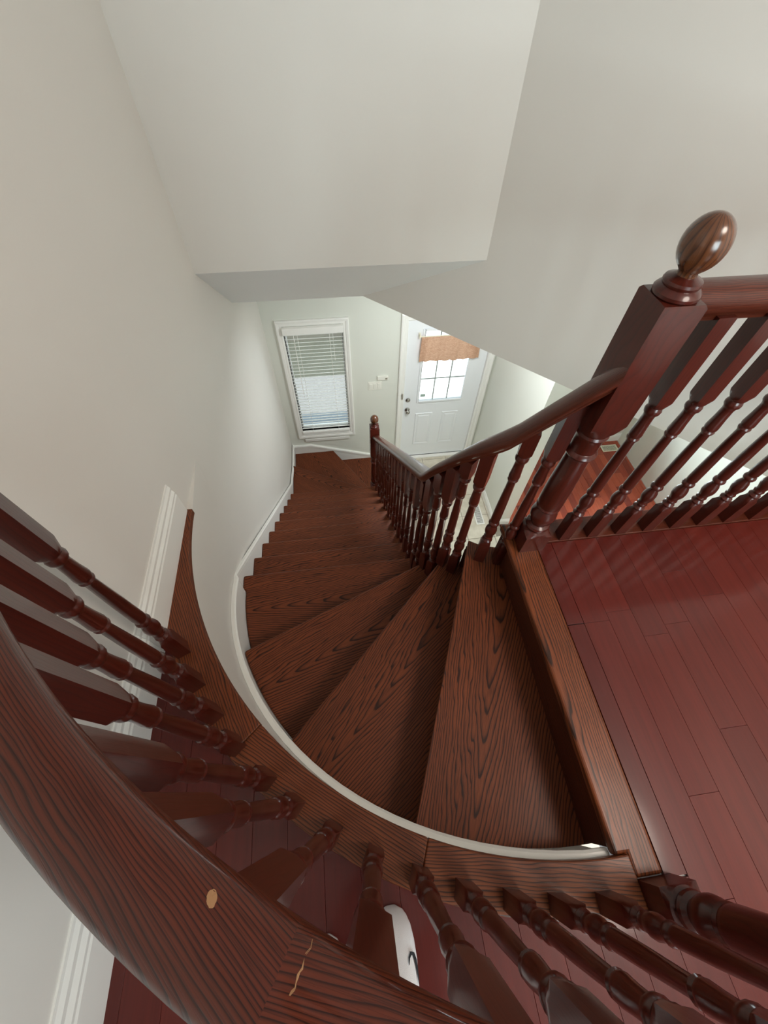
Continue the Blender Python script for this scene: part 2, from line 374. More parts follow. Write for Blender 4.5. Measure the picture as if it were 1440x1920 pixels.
# ---- upper hall floor planks
fl = empty('floor', (0, 0, 0)); struct(fl, 'glossy dark red cherry plank floor of the upper hall', 'floor')
PW = .0905
def edge_y(x):
    if x < CX-1.27: return .97
    if x <= CX: return CY-math.sqrt(max(0, 1.27**2-(x-CX)**2))
    return None
fixed = {0: [.379], 4: [.527], 3: [.342], 1: [-.12], -13: []}
x = .7563-PW*17; k = -17; ci = 0
rp = random.Random(11)
while x < 2.30:
    xa, xb = max(x, XL+.002), x+PW
    if xb - xa > .01:
        right = xa > .68
        if right: top = (.697, .697); 
        elif xb > .697: xa2 = xa; top = (-.275, -.275)
        else: top = (edge_y(xa) if xa <= CX else -.275, edge_y(xb) if xb <= CX else -.275)
        cuts = [-2.69]
        y = -2.69 + rp.uniform(.2, .8); mx = max(top)
        fx = fixed.get(k, [])
        while y < mx-.22:
            if all(abs(y-f) > .3 for f in fx): cuts.append(y)
            y += rp.uniform(.45, .95)
        cuts = sorted(cuts+[f for f in fx if f < mx]); 
        for i, c0 in enumerate(cuts):
            last = i == len(cuts)-1; g = .0003; c1 = cuts[i+1]-g if i+1 < len(cuts) else None
            poly = [(xa+g, c0+g), (xb-g, c0+g), (xb-g, c1 if c1 is not None else top[1]), (xa+g, c1 if c1 is not None else top[0])]
            if c1 is None and min(top)-c0 < .02: continue
            q = MB(); cx_ = (xa+xb)/2; cy_ = c0
            q.prism([(a-cx_, b-cy_) for a, b in poly], -.012, 0, lambda a, b: (b, a))
            o = q.build('plank', M['plank'], fl, bevel=.0005, seg=1); o.location = (cx_, cy_, rp.uniform(-.0002, .0002)*0)
    x += PW; k += 1
# first narrow plank beside the landing nosing is covered by k=-1 -> add right piece
for y0, y1 in ((-.27, .379), (.381, .697)):
    q = MB(); q.prism([(-.029, 0), (.029, 0), (.029, y1-y0-.001), (-.029, y1-y0-.001)], -.012, 0, lambda a, b: (b, a))
    o = q.build('plank', M['plank'], fl, bevel=.0005, seg=1); o.location = (.7262, y0, 0)

wallbox('floor_lower_slab', (XL-.2, -2.8, F1-.2), (4.2, FY+.16, F1-.061), M['grout'], 'concrete slab under the lower floor', 'floor')
# ---- foyer tiles
ft = empty('floor_foyer', (0, 0, F1)); struct(ft, 'square beige ceramic tiles of the foyer floor', 'floor')
q = MB(); q.box((.385, .3, -.06), (1.98, FY+.16, -.006)); q.build('grout_bed', M['grout'], ft)
xs = [1.095+.333*i for i in range(-3, 4)]; ys = [3.08+.335*i for i in range(-8, 4)]
for i in range(len(xs)-1):
    for j in range(len(ys)-1):
        x0, x1 = max(xs[i], .39)+.003, min(xs[i+1], 1.865)-.003; y0, y1 = ys[j]+.003, min(ys[j+1], FY-.0)-.003
        if x1-x0 < .03 or y1-y0 < .03: continue
        if y1 > 2.58 and x1 > 1.785: x1 = 1.785
        if x1-x0 < .02: continue
        q = MB(); q.box((x0, y0, -.012), (x1, y1, 0)); q.build('tile', M['tile'], ft, bevel=.0015, seg=1)
# ---- lower room planks
fr = empty('floor_living', (0, 0, F1)); struct(fr, 'shiny red plank floor of the room beyond the stairs', 'floor')
q = MB(); q.box((1.98, .3, -.06), (4.03, FY, -.013)); q.build('subfloor', M['dark'], fr)
q = MB(); q.box((1.87, .6, -.012), (1.985, 2.575, .006), 1); q.build('threshold', M['riser'], fr, bevel=.003)
x = 1.99; rq = random.Random(5)
while x < 4.0:
    y = .9+rq.uniform(-.4, 0)
    while y < FY-.01:
        y1 = min(FY-.002, y+rq.uniform(.3, .75)); y0 = max(.9, y); x1 = min(x+PW, 4.02)
        if y1-y0 > .02:
            q = MB(); q.box((-(x1-x)/2+.0008, 0, -.012), ((x1-x)/2-.0008, y1-y0-.0015, 0), 1)
            o = q.build('plank', M['plank_low'], fr); o.location = ((x+x1)/2, y0, 0)
        y = y1
    x += PW

# ---- baseboards
def bb_prof(h, t=.016):
    return [(0, 0), (t, 0), (t, h*.62), (t*.85, h*.66), (t*.9, h*.72), (t*.55, h*.80), (t*.6, h*.88), (t*.3, h*.95), (t*.25, h), (0, h)]
def baseboard(name, path, h, label, t=.016, prof=None):
    q = MB(); sweep(q, path, prof or bb_prof(h, t), smooth=False); return struct(q.build(name, M['trim']), label, 'baseboard')
baseboard('baseboard_left', [(XL, .46, .012), (XL, 1.005, .012)], .165, 'tall white moulded baseboard on the oak cap at left wall', .017)
baseboard('baseboard_hall', [(XL, -2.69, 0), (XL, .459, 0)], .178, 'white moulded baseboard along left wall of the upper hall', .017)
baseboard('baseboard_foyer_right', [(1.79, FY, F1), (1.79, 2.58, F1), (1.98, 2.58, F1)], .11, 'white baseboard round the short wall right of the front door')
baseboard('baseboard_living_front', [(1.98, FY, F1), (4.03, FY, F1)], .14, 'white moulded baseboard below the front wall of the lower room')
baseboard('baseboard_front', [(.37, FY, F1), (.70, FY, F1)], .10, 'short white baseboard between stairs and front door')

# ------------------------------------------------------------------ STAIRCASE
AX, AY, AR = .665, 1.06, .325          # inner balustrade arc
st = empty('staircase', (0, 0, F1)); tag(st, 'dark oak winding staircase turning down from the upper hall to the foyer', 'staircase')
def sadd(o): o.parent = st; o.location.z -= F1; return o
OR_ = 1.207; XO = -.625                 # tread ends at the outer skirt
def outer(a): return arcp(OR_, a)
def inner(a, r=.262): return (AX+r*math.cos(R(a)), AY+r*math.sin(R(a)))
XI = .403
# nosing lines: (outer point, inner point, outer param, inner param); param>=180 angle on arcs, else straight y
NL = {0: (('a', 269.2), ('a', 270)), 1: (('a', 245.9), ('a', 233)), 2: (('a', 221.8), ('a', 216)), 3: (('a', 198.8), ('a', 197)), 4: (('y', 1.098), ('y', 1.098))}
for k in range(5, 13): NL[k] = (('y', 1.098+.2185*(k-4)), ('y', 1.098+.2185*(k-4)))
def P_o(q, r=OR_): return arcp(r, q[1]) if q[0] == 'a' else (XO, q[1])
def P_i(q, r=.262): return inner(q[1], r) if q[0] == 'a' else (XI, q[1])
def path_o(a, b):   # from upstream a to downstream b along the outer side
    pts = [P_o(a)]
    if a[0] == 'a':
        e = b[1] if b[0] == 'a' else 180
        pts += [arcp(OR_, a[1]+(e-a[1])*i/8) for i in range(1, 8)]
        if b[0] == 'y': pts += [arcp(OR_, 180), (XO, 1.02)]
    return pts + [P_o(b)]
def path_i(a, b):
    pts = [P_i(a)]
    if a[0] == 'a':
        e = b[1] if b[0] == 'a' else 180
        pts += [inner(a[1]+(e-a[1])*i/4) for i in range(1, 4)]
        if b[0] == 'y': pts += [inner(180)]
    return pts + [P_i(b)]
def shift(a, b, d):
    v = Vector((b[0]-a[0], b[1]-a[1])); n = Vector((v.y, -v.x)).normalized()*d
    return (a[0]+n.x, a[1]+n.y), (b[0]+n.x, b[1]+n.y)
def tread(k, poly, A, B, z, front=True):
    """A,B nosing line ends (outer, inner); uv along A->B"""
    A_, B_ = Vector(A), Vector(B); d = (B_-A_).normalized(); nn = Vector((-d.y, d.x)); c = Vector((sum(p[0] for p in poly)/len(poly), sum(p[1] for p in poly)/len(poly)))
    f = lambda x, y: ((Vector((x, y))-c).dot(d), (Vector((x, y))-c).dot(nn))
    q = MB(); ar = sum(poly[i][0]*poly[(i+1) % len(poly)][1]-poly[(i+1) % len(poly)][0]*poly[i][1] for i in range(len(poly)))
    if ar < 0: poly = poly[::-1]
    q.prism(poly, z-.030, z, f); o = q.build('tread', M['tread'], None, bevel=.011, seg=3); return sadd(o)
def riser(A, B, zt, zb, name='riser'):
    d = (Vector(B)-Vector(A)); L = d.length; d.normalize(); n = Vector((-d.y, d.x))*.009
    q = MB(); a, b = Vector(A), Vector(B)
    p = [a-n, b-n, b+n, a+n]
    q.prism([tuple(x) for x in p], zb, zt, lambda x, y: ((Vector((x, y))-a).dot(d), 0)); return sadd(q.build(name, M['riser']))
for k in range(1, 13):
    A, B = P_o(NL[k][0]), P_i(NL[k][1]); a0, b0 = P_o(NL[k-1][0]), P_i(NL[k-1][1])
    po = path_o(NL[k-1][0], NL[k][0]); pi = path_i(NL[k-1][1], NL[k][1])
    # back edge tucks under the riser above (riser stands .028 behind its nosing)
    dv = (Vector(b0)-Vector(a0)).normalized(); nb = Vector((dv.y, -dv.x)); tst = Vector(A)-Vector(a0); nb = nb if nb.dot(tst) < 0 else -nb
    a00 = Vector(a0)+nb*.045; b00 = Vector(b0)+nb*.045
    if k == 1: a00 = Vector((.635, -.207)); b00 = Vector((.645, .80))
    poly = [tuple(a00)] + [p for p in po] + [p for p in pi[::-1]] + [tuple(b00)]
    z = -RS*k; tread(k, poly, A, B, z)
    # riser below nosing k
    d = (Vector(B)-Vector(A)).normalized(); n = Vector((d.y, -d.x))     # to the right of outer->inner
    back = Vector(P_o(NL[k-1][0]))-Vector(A); n = n if n.dot(back) > 0 else -n
    A2 = Vector(A)+n*.03+d*.004; B2 = Vector(B)+n*.03
    riser(tuple(A2), tuple(B2), z-.028, z-RS-(.0 if k < 12 else 0))
# treads 13, 14 and the bottom step 15 fan round the lower newel
NX, NY = .325, 2.95
piv = (.30, 2.93)
def fan(pts, z, A, B): tread(0, pts, A, B, z)
fan([(XO, 2.80), (XI, 2.80), (XI, 2.93), piv, (XO, 3.43)], -RS*13, (XO, 3.43), piv)
fan([(XO, 3.38), piv, (.36, 2.99), (-.125, FY-.008), (XO, FY-.008)], -RS*14, (-.125, FY-.01), (.34, 2.97))
fan([(-.16, FY-.008), (.30, 2.98), (XI, 2.90), (XI+.01, FY-.008)], -RS*15, (XI+.01, FY), (XI, 2.90))
riser((XO, 3.40), (.31, 2.91), -RS*13-.028, -RS*14)
riser((-.16, FY-.01), (.33, 2.95), -RS*14-.028, -RS*15)
riser((XI-.02, FY-.01), (XI-.02, 2.92), -RS*15-.028, F1)
# landing riser and landing nosing
riser((.605, -.20), (.62, .80), -.03, -RS)
q = MB(); nose = [(.587, -.214), (.622, -.214), (.622, -.26), (.697, -.26), (.697, .697), (.587, .80)]
nose = [(.587, -.213), (.622, -.213), (.622, -.262), (.6965, -.262), (.6965, .80), (.587, .80)]
q.prism(nose, -.030, .003, lambda x, y: (y, x-.64)); o = sadd(q.build('landing_nosing', M['cap'], None, bevel=.009, seg=3))
# stringer on the open side: one face board per tread, white wall below
for k in range(1, 13):
    pi = path_i(NL[k-1][1], NL[k][1]); q = MB(); z = -RS*k
    pts = [(x, y) for x, y in pi]
    cc = (AX, AY)
    def inset(p, d=.012):
        if p[1] > 1.06: return (p[0]-d, p[1])
        v = Vector(p)-Vector(cc); v = v*((v.length+d)/v.length); return (cc[0]+v.x, cc[1]+v.y)
    pp = [inset(p) for p in pts]
    for i in range(len(pp)-1):
        a, b = pp[i], pp[i+1]; a_, b_ = inset(pts[i], .03), inset(pts[i+1], .03)
        q.face([(*a, z-.03), (*b, z-.03), (*b, z-.36), (*a, z-.36)], [(0, 0), (.1, 0), (.1, .3), (0, .3)])
        q.face([(*a_, z-.36), (*b_, z-.36), (*b_, z-.03), (*a_, z-.03)]); q.face([(*a, z-.36), (*b, z-.36), (*b_, z-.36), (*a_, z-.36)])
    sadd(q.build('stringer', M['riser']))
q = MB(); line = [inner(270-90*i/16, .29) for i in range(17)] + [(.375, 2.95)]
zt = [-.25-.62*(i/16) for i in range(17)] + [-2.45]
for i in range(len(line)-1):
    q.face([(*line[i], F1), (*line[i+1], F1), (*line[i+1], zt[i+1]-.1), (*line[i], zt[i]-.1)], smooth=True)
q.face([(.375, 2.95, F1), (.375, FY, F1), (.375, FY, -2.95), (.375, 2.95, -2.95)])
struct(q.build('wall_under_stairs', M['wall_low']), 'white wall under the open side of the staircase', 'wall')

# white moulded skirt along the curved wall and the straight flight
def skirt_path(r_in, n=30): return [arcp(r_in, 269.5-89.5*i/n) for i in range(n+1)]
def skirt_top(a): return min(-.03, -.60+.0066*(a-180))
q = MB()
pts = []
for i in range(31):
    a = 269.5-89.5*i/30; pts.append((a, skirt_top(a)))
T = .013
stops = [(arcp(1.222, a), arcp(1.222-T, a), z) for a, z in pts] + [((XL, 1.02+.0), (XO, 1.02), -.60-.0), ((XL, 2.84), (XO, 2.84), -.60-.886*1.82), ((XL, 3.05), (XO, 3.05), -2.40), ((XL, 3.42), (XO, 3.42), -2.52), ((XL, FY), (XO, FY-.0), -2.55)]
stops[31] = ((XL, 1.03), (XO, 1.03), -.615)
def face_strip(q, drop0, drop1, t0, t1, sm=True):
    rows = []
    for w_, f_, z in stops:
        W, Fv = Vector(w_), Vector(f_); d = (Fv-W); L = d.length; d.normalize() 
        a = Fv + d*t0; b = Fv + d*t1; rows.append(((a.x, a.y, z-drop0), (b.x, b.y, z-drop1)))
    for i in range(len(rows)-1): q.face([rows[i][0], rows[i+1][0], rows[i+1][1], rows[i][1]], smooth=sm)
for d0, d1, t0, t1 in ((0, 0, -.012, .004), (0, .008, .004, .010), (.008, .022, .010, .010), (.022, .030, .010, .003), (.030, .040, .003, .005), (.040, .050, .005, 0), (.05, .62, 0, 0)):
    face_strip(q, d0, d1, t0, t1)
sadd(q.build('skirt_board', M['trim'], None, angle=25))
# skirt on the front wall beside the bottom winders
q = MB(); fs = [(XO+.002, -2.565), (-.40, -2.565), (.385, -2.84)]
for i in range(2):
    (xa, za), (xb, zb) = fs[i], fs[i+1]
    for d0, d1, t0, t1 in ((0, 0, 0, .016), (0, .01, .016, .022), (.01, .035, .022, .022), (.035, .045, .022, .012), (.045, .5, .012, .012)):
        q.face([(xa, FY-t0, za-d0), (xb, FY-t0, zb-d0), (xb, FY-t1, zb-d1), (xa, FY-t1, za-d1)])
sadd(q.build('skirt_board', M['trim']))

# ------------------------------------------------------------------ BALUSTRADES
def bal_mesh(h):
    """h: total height; turned part fixed, square top stretches to the rail"""
    S = .0205; q = MB(); B = 9
    p = [(0, S, B), (.128, S, B), (.146, S, .0185), (.150, B, .0165), (.155, B, .0195), (.160, B, .0205), (.165, B, .0165), (.170, B, .0135), (.176, B, .0165), (.182, B, .0180), (.188, B, .0150),
         (.198, B, .0165), (.214, B, .0215), (.228, B, .0222), (.244, B, .0195), (.258, B, .0140), (.264, B, .0135), (.268, B, .0185), (.275, B, .0205), (.281, B, .0185), (.286, B, .0150), (.292, B, .0165), (.30, B, .0172),
         (.40, B, .0160), (.52, B, .0128), (.526, B, .0160), (.532, B, .0178), (.538, B, .0150), (.543, B, .0178), (.550, B, .0182), (.58, B, .0160), (.612, B, .0150), (.620, B, .0165), (.626, B, .0205), (.634, B, .0215), (.640, B, .0195), (.645, B, .0175), (.648, S, .0205), (.655, S, .0245), (.664, S, .0282), (.668, S, B), (h, S, B)]
    lathe(q, p, 16); o = q.build('baluster', M['turned'], angle=38); me = o.data; bpy.data.objects.remove(o); return me
def newel_mesh(h, hb=.10, name='newel_post'):
    S = .046; B = 9; q = MB(); e = h-.95
    p = [(0, S, B), (hb, S, B), (hb+.003, S, .052), (.112, B, .046), (.116, B, .034), (.124, B, .040), (.132, B, .043), (.140, B, .040), (.146, B, .030), (.155, B, .0315), (.17, B, .040), (.19, B, .0445), (.21, B, .0425), (.226, B, .033), (.231, B, .031),
         (.236, B, .037), (.243, B, .0405), (.250, B, .037), (.254, B, .038), (.27, B, .0405), (.35, B, .0395), (.488, B, .034), (.494, B, .032), (.500, B, .040), (.509, B, .0445), (.518, B, .040), (.521, B, .036), (.526, B, .036), (.542, B, .0375), (.565, B, .0375), (.577, B, .042), (.583, B, .0445), (.59, B, .041), (.594, S, .042), (.61, S, .052), (.628, S, .0625), (.635, S, B), (h-.006, S, B), (h, .042, B), (h+.0005, B, .040), (h+.004, B, .044), (h+.010, B, .0445), (h+.016, B, .040), (h+.020, B, .034), (h+.026, B, .036), (h+.031, B, .034), (h+.035, B, .024), (h+.038, B, .019)]
    lathe(q, p, 24); o = q.build(name, M['turned'], angle=38); return o
def finial_mesh():
    q = MB(); B = 9
    p = [(.036, B, .019), (.044, B, .0175), (.048, B, .021)]
    c, rz, rr = .090, .048, .0405
    for i in range(1, 15):
        a = -PI/2+.55+(PI-.55)*i/14; p.append((c+rz*math.sin(a), B, max(.0005, rr*math.cos(a))))
    lathe(q, p, 32); return q.build('finial', M['finial'], angle=60)
RP = [(-.022, -.070), (-.023, -.060), (-.030, -.052), (-.0355, -.040), (-.037, -.028), (-.0345, -.016), (-.027, -.007), (-.015, -.0015), (0, 0), (.015, -.0015), (.027, -.007), (.0345, -.016), (.037, -.028), (.0355, -.040), (.030, -.052), (.023, -.060), (.022, -.070)]
def put_bal(parent, xy, z0, ztop, rz=0):
    h = round(ztop-z0, 3)
    if h not in put_bal.c: put_bal.c[h] = bal_mesh(h)
    return link('baluster', put_bal.c[h], parent, (xy[0]-parent.location.x, xy[1]-parent.location.y, z0-parent.location.z), rz)
put_bal.c = {}
def rel(o, parent): o.parent = parent; o.location = Vector(o.location)-parent.location; return o
RT = .957      # rail top over the hall
# hall balustrade
hb = empty('hall_balustrade', (.8, .745, 0)); tag(hb, 'straight dark mahogany railing of the upper hall, right of the tall newel', 'railing')
q = MB(); q.box((.697, .699, -.012), (2.41, .797, .004)); rel(q.build('base_strip', M['rail'], None, bevel=.004), hb)
q = MB(); sweep(q, [(.71, .735, RT), (2.36, .735, RT)], RP); rel(q.build('handrail', M['rail'], angle=60), hb)
for i in range(14): put_bal(hb, (.808+.1135*i, .7215), .004, RT-.060)
nn_ = newel_mesh(.945); nn_.location = (.665, .715, 0); rel(nn_, hb); nn_['label'] = 'tall newel post with egg-shaped finial'
fi = finial_mesh(); fi.parent = nn_; fi.location = (0, 0, .945)
# curved balustrade
cb = empty('curved_balustrade', (0, -.1, 0)); tag(cb, 'bowed dark mahogany railing on the oak cap, nearest the camera', 'railing')
RC = 1.298
def rail_uv(p, i, l):    # straight-grained stock, joined near 238.7 degrees
    a = 270.5-90.5*(i+.5)/70; mid = 250 if a > 238.7 else 223
    d = R(mid+90); dx, dy = math.cos(d), math.sin(d); c = arcp(RC, mid)
    return ((p[0]-c[0])*dx+(p[1]-c[1])*dy, -(p[0]-c[0])*dy+(p[1]-c[1])*dx+abs(l[1])*.6)
q = MB(); sweep(q, [(*arcp(RC, 270.5-(270.5-180)*i/70), RT) for i in range(71)], [(l, h) for l, h in RP], uvf=rail_uv); rl = rel(q.build('handrail', M['rail'], angle=60), cb)
# chipped spot and glue joint on the handrail
TOPS = [(.0, 0), (.015, -.0015), (.027, -.007), (.0345, -.016), (.037, -.028)]
def rail_h(x, y):
    l = abs(math.hypot(x-CX, y-CY)-RC)
    for (a, ha), (b, hb_) in zip(TOPS, TOPS[1:]):
        if l <= b: return RT+ha+(hb_-ha)*(l-a)/(b-a)
    return RT-.03
def decal(name, ctr, pts, mat):
    q = MB(); c = (*ctr, rail_h(*ctr)+.0005); P_ = [(x, y, rail_h(x, y)+.0004) for x, y in pts]
    for i in range(len(P_)): q.face([c, P_[i], P_[(i+1) % len(P_)]])
    return q.build(name, mat)
cxp, cyp = arcp(1.2745, 235.3); rr_ = random.Random(3)
pts = [(.0052*(1+.12*rr_.uniform(-1, 1))*math.cos(t), .0033*(1+.12*rr_.uniform(-1, 1))*math.sin(t)) for t in [2*PI*i/20 for i in range(20)]]
an = R(108); ch = decal('bare_wood_patch', (cxp, cyp), [(cxp+a*math.cos(an)-b*math.sin(an), cyp+a*math.sin(an)+b*math.cos(an)) for a, b in pts], M['patch']); ch.parent = rl; ch['label'] = 'small oval chip of bare pale wood'
lp, lq = [], []
for i in range(9):
    r_ = 1.2635+.0255*i/8; a_ = 238.75+.05*math.sin(i*2.1); lp.append(arcp(r_, a_)); lq.append(arcp(r_, a_+.012+.014*(i % 3)))
gj = decal('glue_joint', arcp(1.276, 238.76), lp+lq[::-1], M['patch']); gj.parent = rl
q = MB()
cap_in, cap_out = [], []
for i in range(61):
    a = 271-91*i/60; cap_in.append(arcp(1.213, a)); cap_out.append(arcp(1.325, a))
def clipx(p): return (max(p[0], XL+.002), p[1])
pin = cap_in; pout = []
for p in cap_out:
    if p[0] > XL+.002: pout.append(p)
yy = 1.0-math.sqrt(1.325**2-(XL+.002-CX)**2); pout.append((XL+.002, yy)); pout.append((XL+.002, 1.012)); pin.append((-.612, 1.012))
segs = [0, 14, 27, 40, 61]
def cap_poly(i0, i1):
    A = [arcp(1.213, 271-91*i/60) for i in range(i0, i1+1)]
    Bp = [arcp(1.325, 271-91*i/60) for i in range(i0, i1+1)]
    Bc = []
    for i, p in enumerate(Bp):
        if p[0] > XL+.002: Bc.append(p)
        elif not Bc or Bc[-1][0] > XL+.0021:
            if Bc or i == 0: Bc.append((XL+.002, yy if Bc else A[i][1]-.05))
    return A, Bc
for j, (i0, i1) in enumerate(((0, 16), (16, 33), (33, 60))):
    A = [arcp(1.213, 271-91*i/60) for i in range(i0, i1+1)]; Bp = [arcp(1.325, 271-91*i/60) for i in range(i0, i1+1)]
    Bp = [p for p in Bp if p[0] > XL+.002]
    if j == 2: Bp += [(XL+.002, yy), (XL+.002, 1.012)]; A += [(-.612, 1.012)]
    q = MB(); poly = A + Bp[::-1]
    am = 271-91*(i0+i1)/120; cm = arcp(1.27, am); 
    def uvf(x, y):
        ang = math.degrees(math.atan2(y-CY, x-CX)) % 360; rr = math.hypot(x-CX, y-CY); return (-R(ang)*1.27*(.75)+ (rr)*.35, rr-1.27)
    dd = R(am+90); dx, dy = math.cos(dd), math.sin(dd)
    uvf = lambda x, y: ((x-cm[0])*dx+(y-cm[1])*dy, -(x-cm[0])*dy+(y-cm[1])*dx)
    ar = sum(poly[i][0]*poly[(i+1) % len(poly)][1]-poly[(i+1) % len(poly)][0]*poly[i][1] for i in range(len(poly)))
    if ar < 0: poly = poly[::-1]
    q.prism(poly, -.012 if 0 else -.020, .012, uvf); rel(q.build('base_cap', M['cap'], None, bevel=.004, seg=2), cb)
for xy in [(-.58, .447), (-.522, .338), (-.46, .241), (-.385, .156), (-.293, .068), (-.222, -.006), (-.132, -.085), (-.032, -.146), (.080, -.191), (.186, -.226), (.298, -.259), (.406, -.278), (.523, -.294)]:
    a = math.degrees(math.atan2(xy[1]-CY, xy[0]-CX)) % 360
    c = arcp(1.292, a); put_bal(cb, c, .010, RT-.060, R(a-270))
nn2 = newel_mesh(.945); nn2.location = (.668, -.309, 0); rel(nn2, cb); nn2['label'] = 'stout turned newel post beside the landing'
f2 = link('finial', fi.data, nn2, (0, 0, .944))
# stair balustrade
sb = empty('stair_balustrade', (.34, 1.9, -1.6)); tag(sb, 'dark mahogany railing sweeping down the open side of the stairs', 'railing')
KN = [(266, .805), (262, .785), (244.7, .60), (218.4, .41), (199, .235), (180, .055)]
def zr(a):
    for i in range(len(KN)-1):
        if KN[i][0] >= a >= KN[i+1][0]:
            t = (KN[i][0]-a)/(KN[i][0]-KN[i+1][0])
            s0 = (KN[i+1][1]-KN[i-1][1])/(KN[i+1][0]-KN[i-1][0]) if i > 0 else (KN[1][1]-KN[0][1])/(KN[1][0]-KN[0][0])
            s1 = (KN[i+2][1]-KN[i][1])/(KN[i+2][0]-KN[i][0]) if i+2 < len(KN) else .0055
            hh = KN[i+1][0]-KN[i][0]; t2, t3 = t*t, t**3
            return (2*t3-3*t2+1)*KN[i][1]+(t3-2*t2+t)*hh*s0+(-2*t3+3*t2)*KN[i+1][1]+(t3-t2)*hh*s1
    return KN[0][1] if a > 266 else KN[-1][1]
SX = .34
def zs(y): return .055-.886*(y-1.06)
pA = Vector((*inner(238, AR), zr(238))); pB = Vector((.634, .692, .822))
rp_ = [tuple(pB.lerp(pA, t)) for t in (0, .3, .6, .85)] + [(*inner(238-58*i/24, AR), zr(238-58*i/24)) for i in range(25)] + [(SX, y, zs(y)) for y in (1.2, 1.4, 1.7, 2.0, 2.4, 2.8, 2.90)]
q = MB(); sweep(q, rp_, RP); rel(q.build('handrail', M['rail'], angle=60), sb)
rb = lambda a: pA.z+(pB.z-pA.z)*(inner(a, AR)[0]-pA.x)/(pB.x-pA.x) if a > 238 else zr(a)
for a, k in ((259, 1), (245.5, 1), (229, 2), (219, 2), (210.5, 3), (201, 3), (191.5, 4), (182, 4)):
    put_bal(sb, inner(a, AR), -RS*k, rb(a)-(.095 if a == 259 else .066), R(a-270))
y = 1.165
for k in range(5, 13):
    for d in (.045, .154):
        y = 1.098+.2185*(k-5)+d+.01; put_bal(sb, (SX, y), -RS*k, zs(y)-.066)
hl = 1.0
nn3 = newel_mesh(1.02); nn3.location = (NX+.005, NY-.01, -RS*13); 
nn3.location.z = -RS*13; rel(nn3, sb); nn3['label'] = 'small distant newel post at the foot of the stairs'
f3 = link('finial', fi.data, nn3, (0, 0, 1.019))

# ------------------------------------------------------------------ FOYER WINDOW
wn = empty('window_1', (-.18, FY, -1.65)); struct(wn, 'tall narrow foyer window with moulded white casing', 'window')
def lbox(q, x0, x1, y0, y1, z0, z1, ax=0): q.box((x0, y0, z0), (x1, y1, z1), ax)
x0, x1, z0, z1 = WIN
def casing(parent, x0, x1, z0, z1, wd, bottom=True, name='casing'):
    # mitred frame with a stepped profile
    pr = [(0, .012), (.010, .020), (wd*.45, .018), (wd*.5, .024), (wd*.85, .028), (wd, .022), (wd, 0)]
    q = MB()
    def ring(d, t):
        zb = z0-d if bottom else z0
        return [(x0-d, FY-t, zb), (x1+d, FY-t, zb), (x1+d, FY-t, z1+d), (x0-d, FY-t, z1+d)]
    for i in range(len(pr)-1):
        a, b = ring(*pr[i]), ring(*pr[i+1])
        for j in range(4):
            if not bottom and j == 0: continue
            k = (j+1) % 4; q.face([a[j], a[k], b[k], b[j]])
    a = ring(0, .012); b = [(x, FY+.10, z) for x, _, z in a]
    for j in range(4):
        if not bottom and j == 0: continue
        k = (j+1) % 4; q.face([a[j], b[j], b[k], a[k]])
    o = q.build(name, M['trim']); return rel(o, parent)
casing(wn, x0, x1, z0, z1, .064)
q = MB()
for a in ((x0, x0+.012, FY+.08, FY+.13, z0, z1), (x1-.012, x1, FY+.08, FY+.13, z0, z1), (x0+.012, x1-.012, FY+.08, FY+.13, z0, z0+.03), (x0+.012, x1-.012, FY+.08, FY+.13, z1-.04, z1)): lbox(q, *a)
rel(q.build('sash', M['trim']), wn)
q = MB(); lbox(q, x0+.012, x1-.012, FY+.10, FY+.106, z0+.03, z1-.04); rel(q.build('glass_pane', M['glass']), wn)
q = MB(); lbox(q, -.46, .10, FY-.022, FY, -2.495, -2.455); rel(q.build('apron', M['trim'], bevel=.003), wn)
# blind
bl = empty('window_blind', (-.18, FY-.02, -.95)); tag(bl, 'white horizontal slat blind hanging in the tall foyer window', 'blind')
bx0, bx1 = -.468, .113
q = MB(); lbox(q, bx0-.006, bx1+.006, FY-.052, FY-.012, -1.000, -.931); rel(q.build('headrail', M['blind'], bevel=.003), bl)
q = MB(); NS = 31; ztop, zbot = -1.035, -2.285
hw = .024; tl = -R(30)
pts = [(-hw, -.002), (-hw*.3, .0012), (hw*.3, .0012), (hw, -.002)]
for i in range(3):
    a, b = pts[i], pts[i+1]
    f = lambda p, t: (p[0]*math.cos(tl)+p[1]*math.sin(tl), -p[0]*math.sin(tl)*-1+p[1]+t)
    (ya, za), (yb, zb) = f(a, 0), f(b, 0)
    q.face([(bx0, ya, za+.0012), (bx1, ya, za+.0012), (bx1, yb, zb+.0012), (bx0, yb, zb+.0012)], smooth=False)
    q.face([(bx0, yb, zb-.0012), (bx1, yb, zb-.0012), (bx1, ya, za-.0012), (bx0, ya, za-.0012)])
for (p, s_) in ((pts[0], 0), (pts[3], 1)):
    yy_, zz_ = f(p, 0); q.face([(bx0, yy_, zz_-.0012), (bx1, yy_, zz_-.0012), (bx1, yy_, zz_+.0012), (bx0, yy_, zz_+.0012)])
so = q.build('slat', M['blind'], merge=False); sme = so.data; bpy.data.objects.remove(so)
for i in range(NS):
    z = ztop+(zbot-ztop)*i/(NS-1); link('slat', sme, bl, (.18, FY+.005-(FY-.02), z+.95))
q = MB(); lbox(q, bx0, bx1, FY-.035, FY+.0, -2.345, -2.318); rel(q.build('bottom_rail', M['blind'], bevel=.003), bl)
for cxx in (-.335, -.02, ):
    for yy_ in (FY-.030,):
        q = MB(); lbox(q, cxx-.0015, cxx+.0015, yy_-.001, yy_+.001, -2.33, -1.0); rel(q.build('ladder_cord', M['blind']), bl)
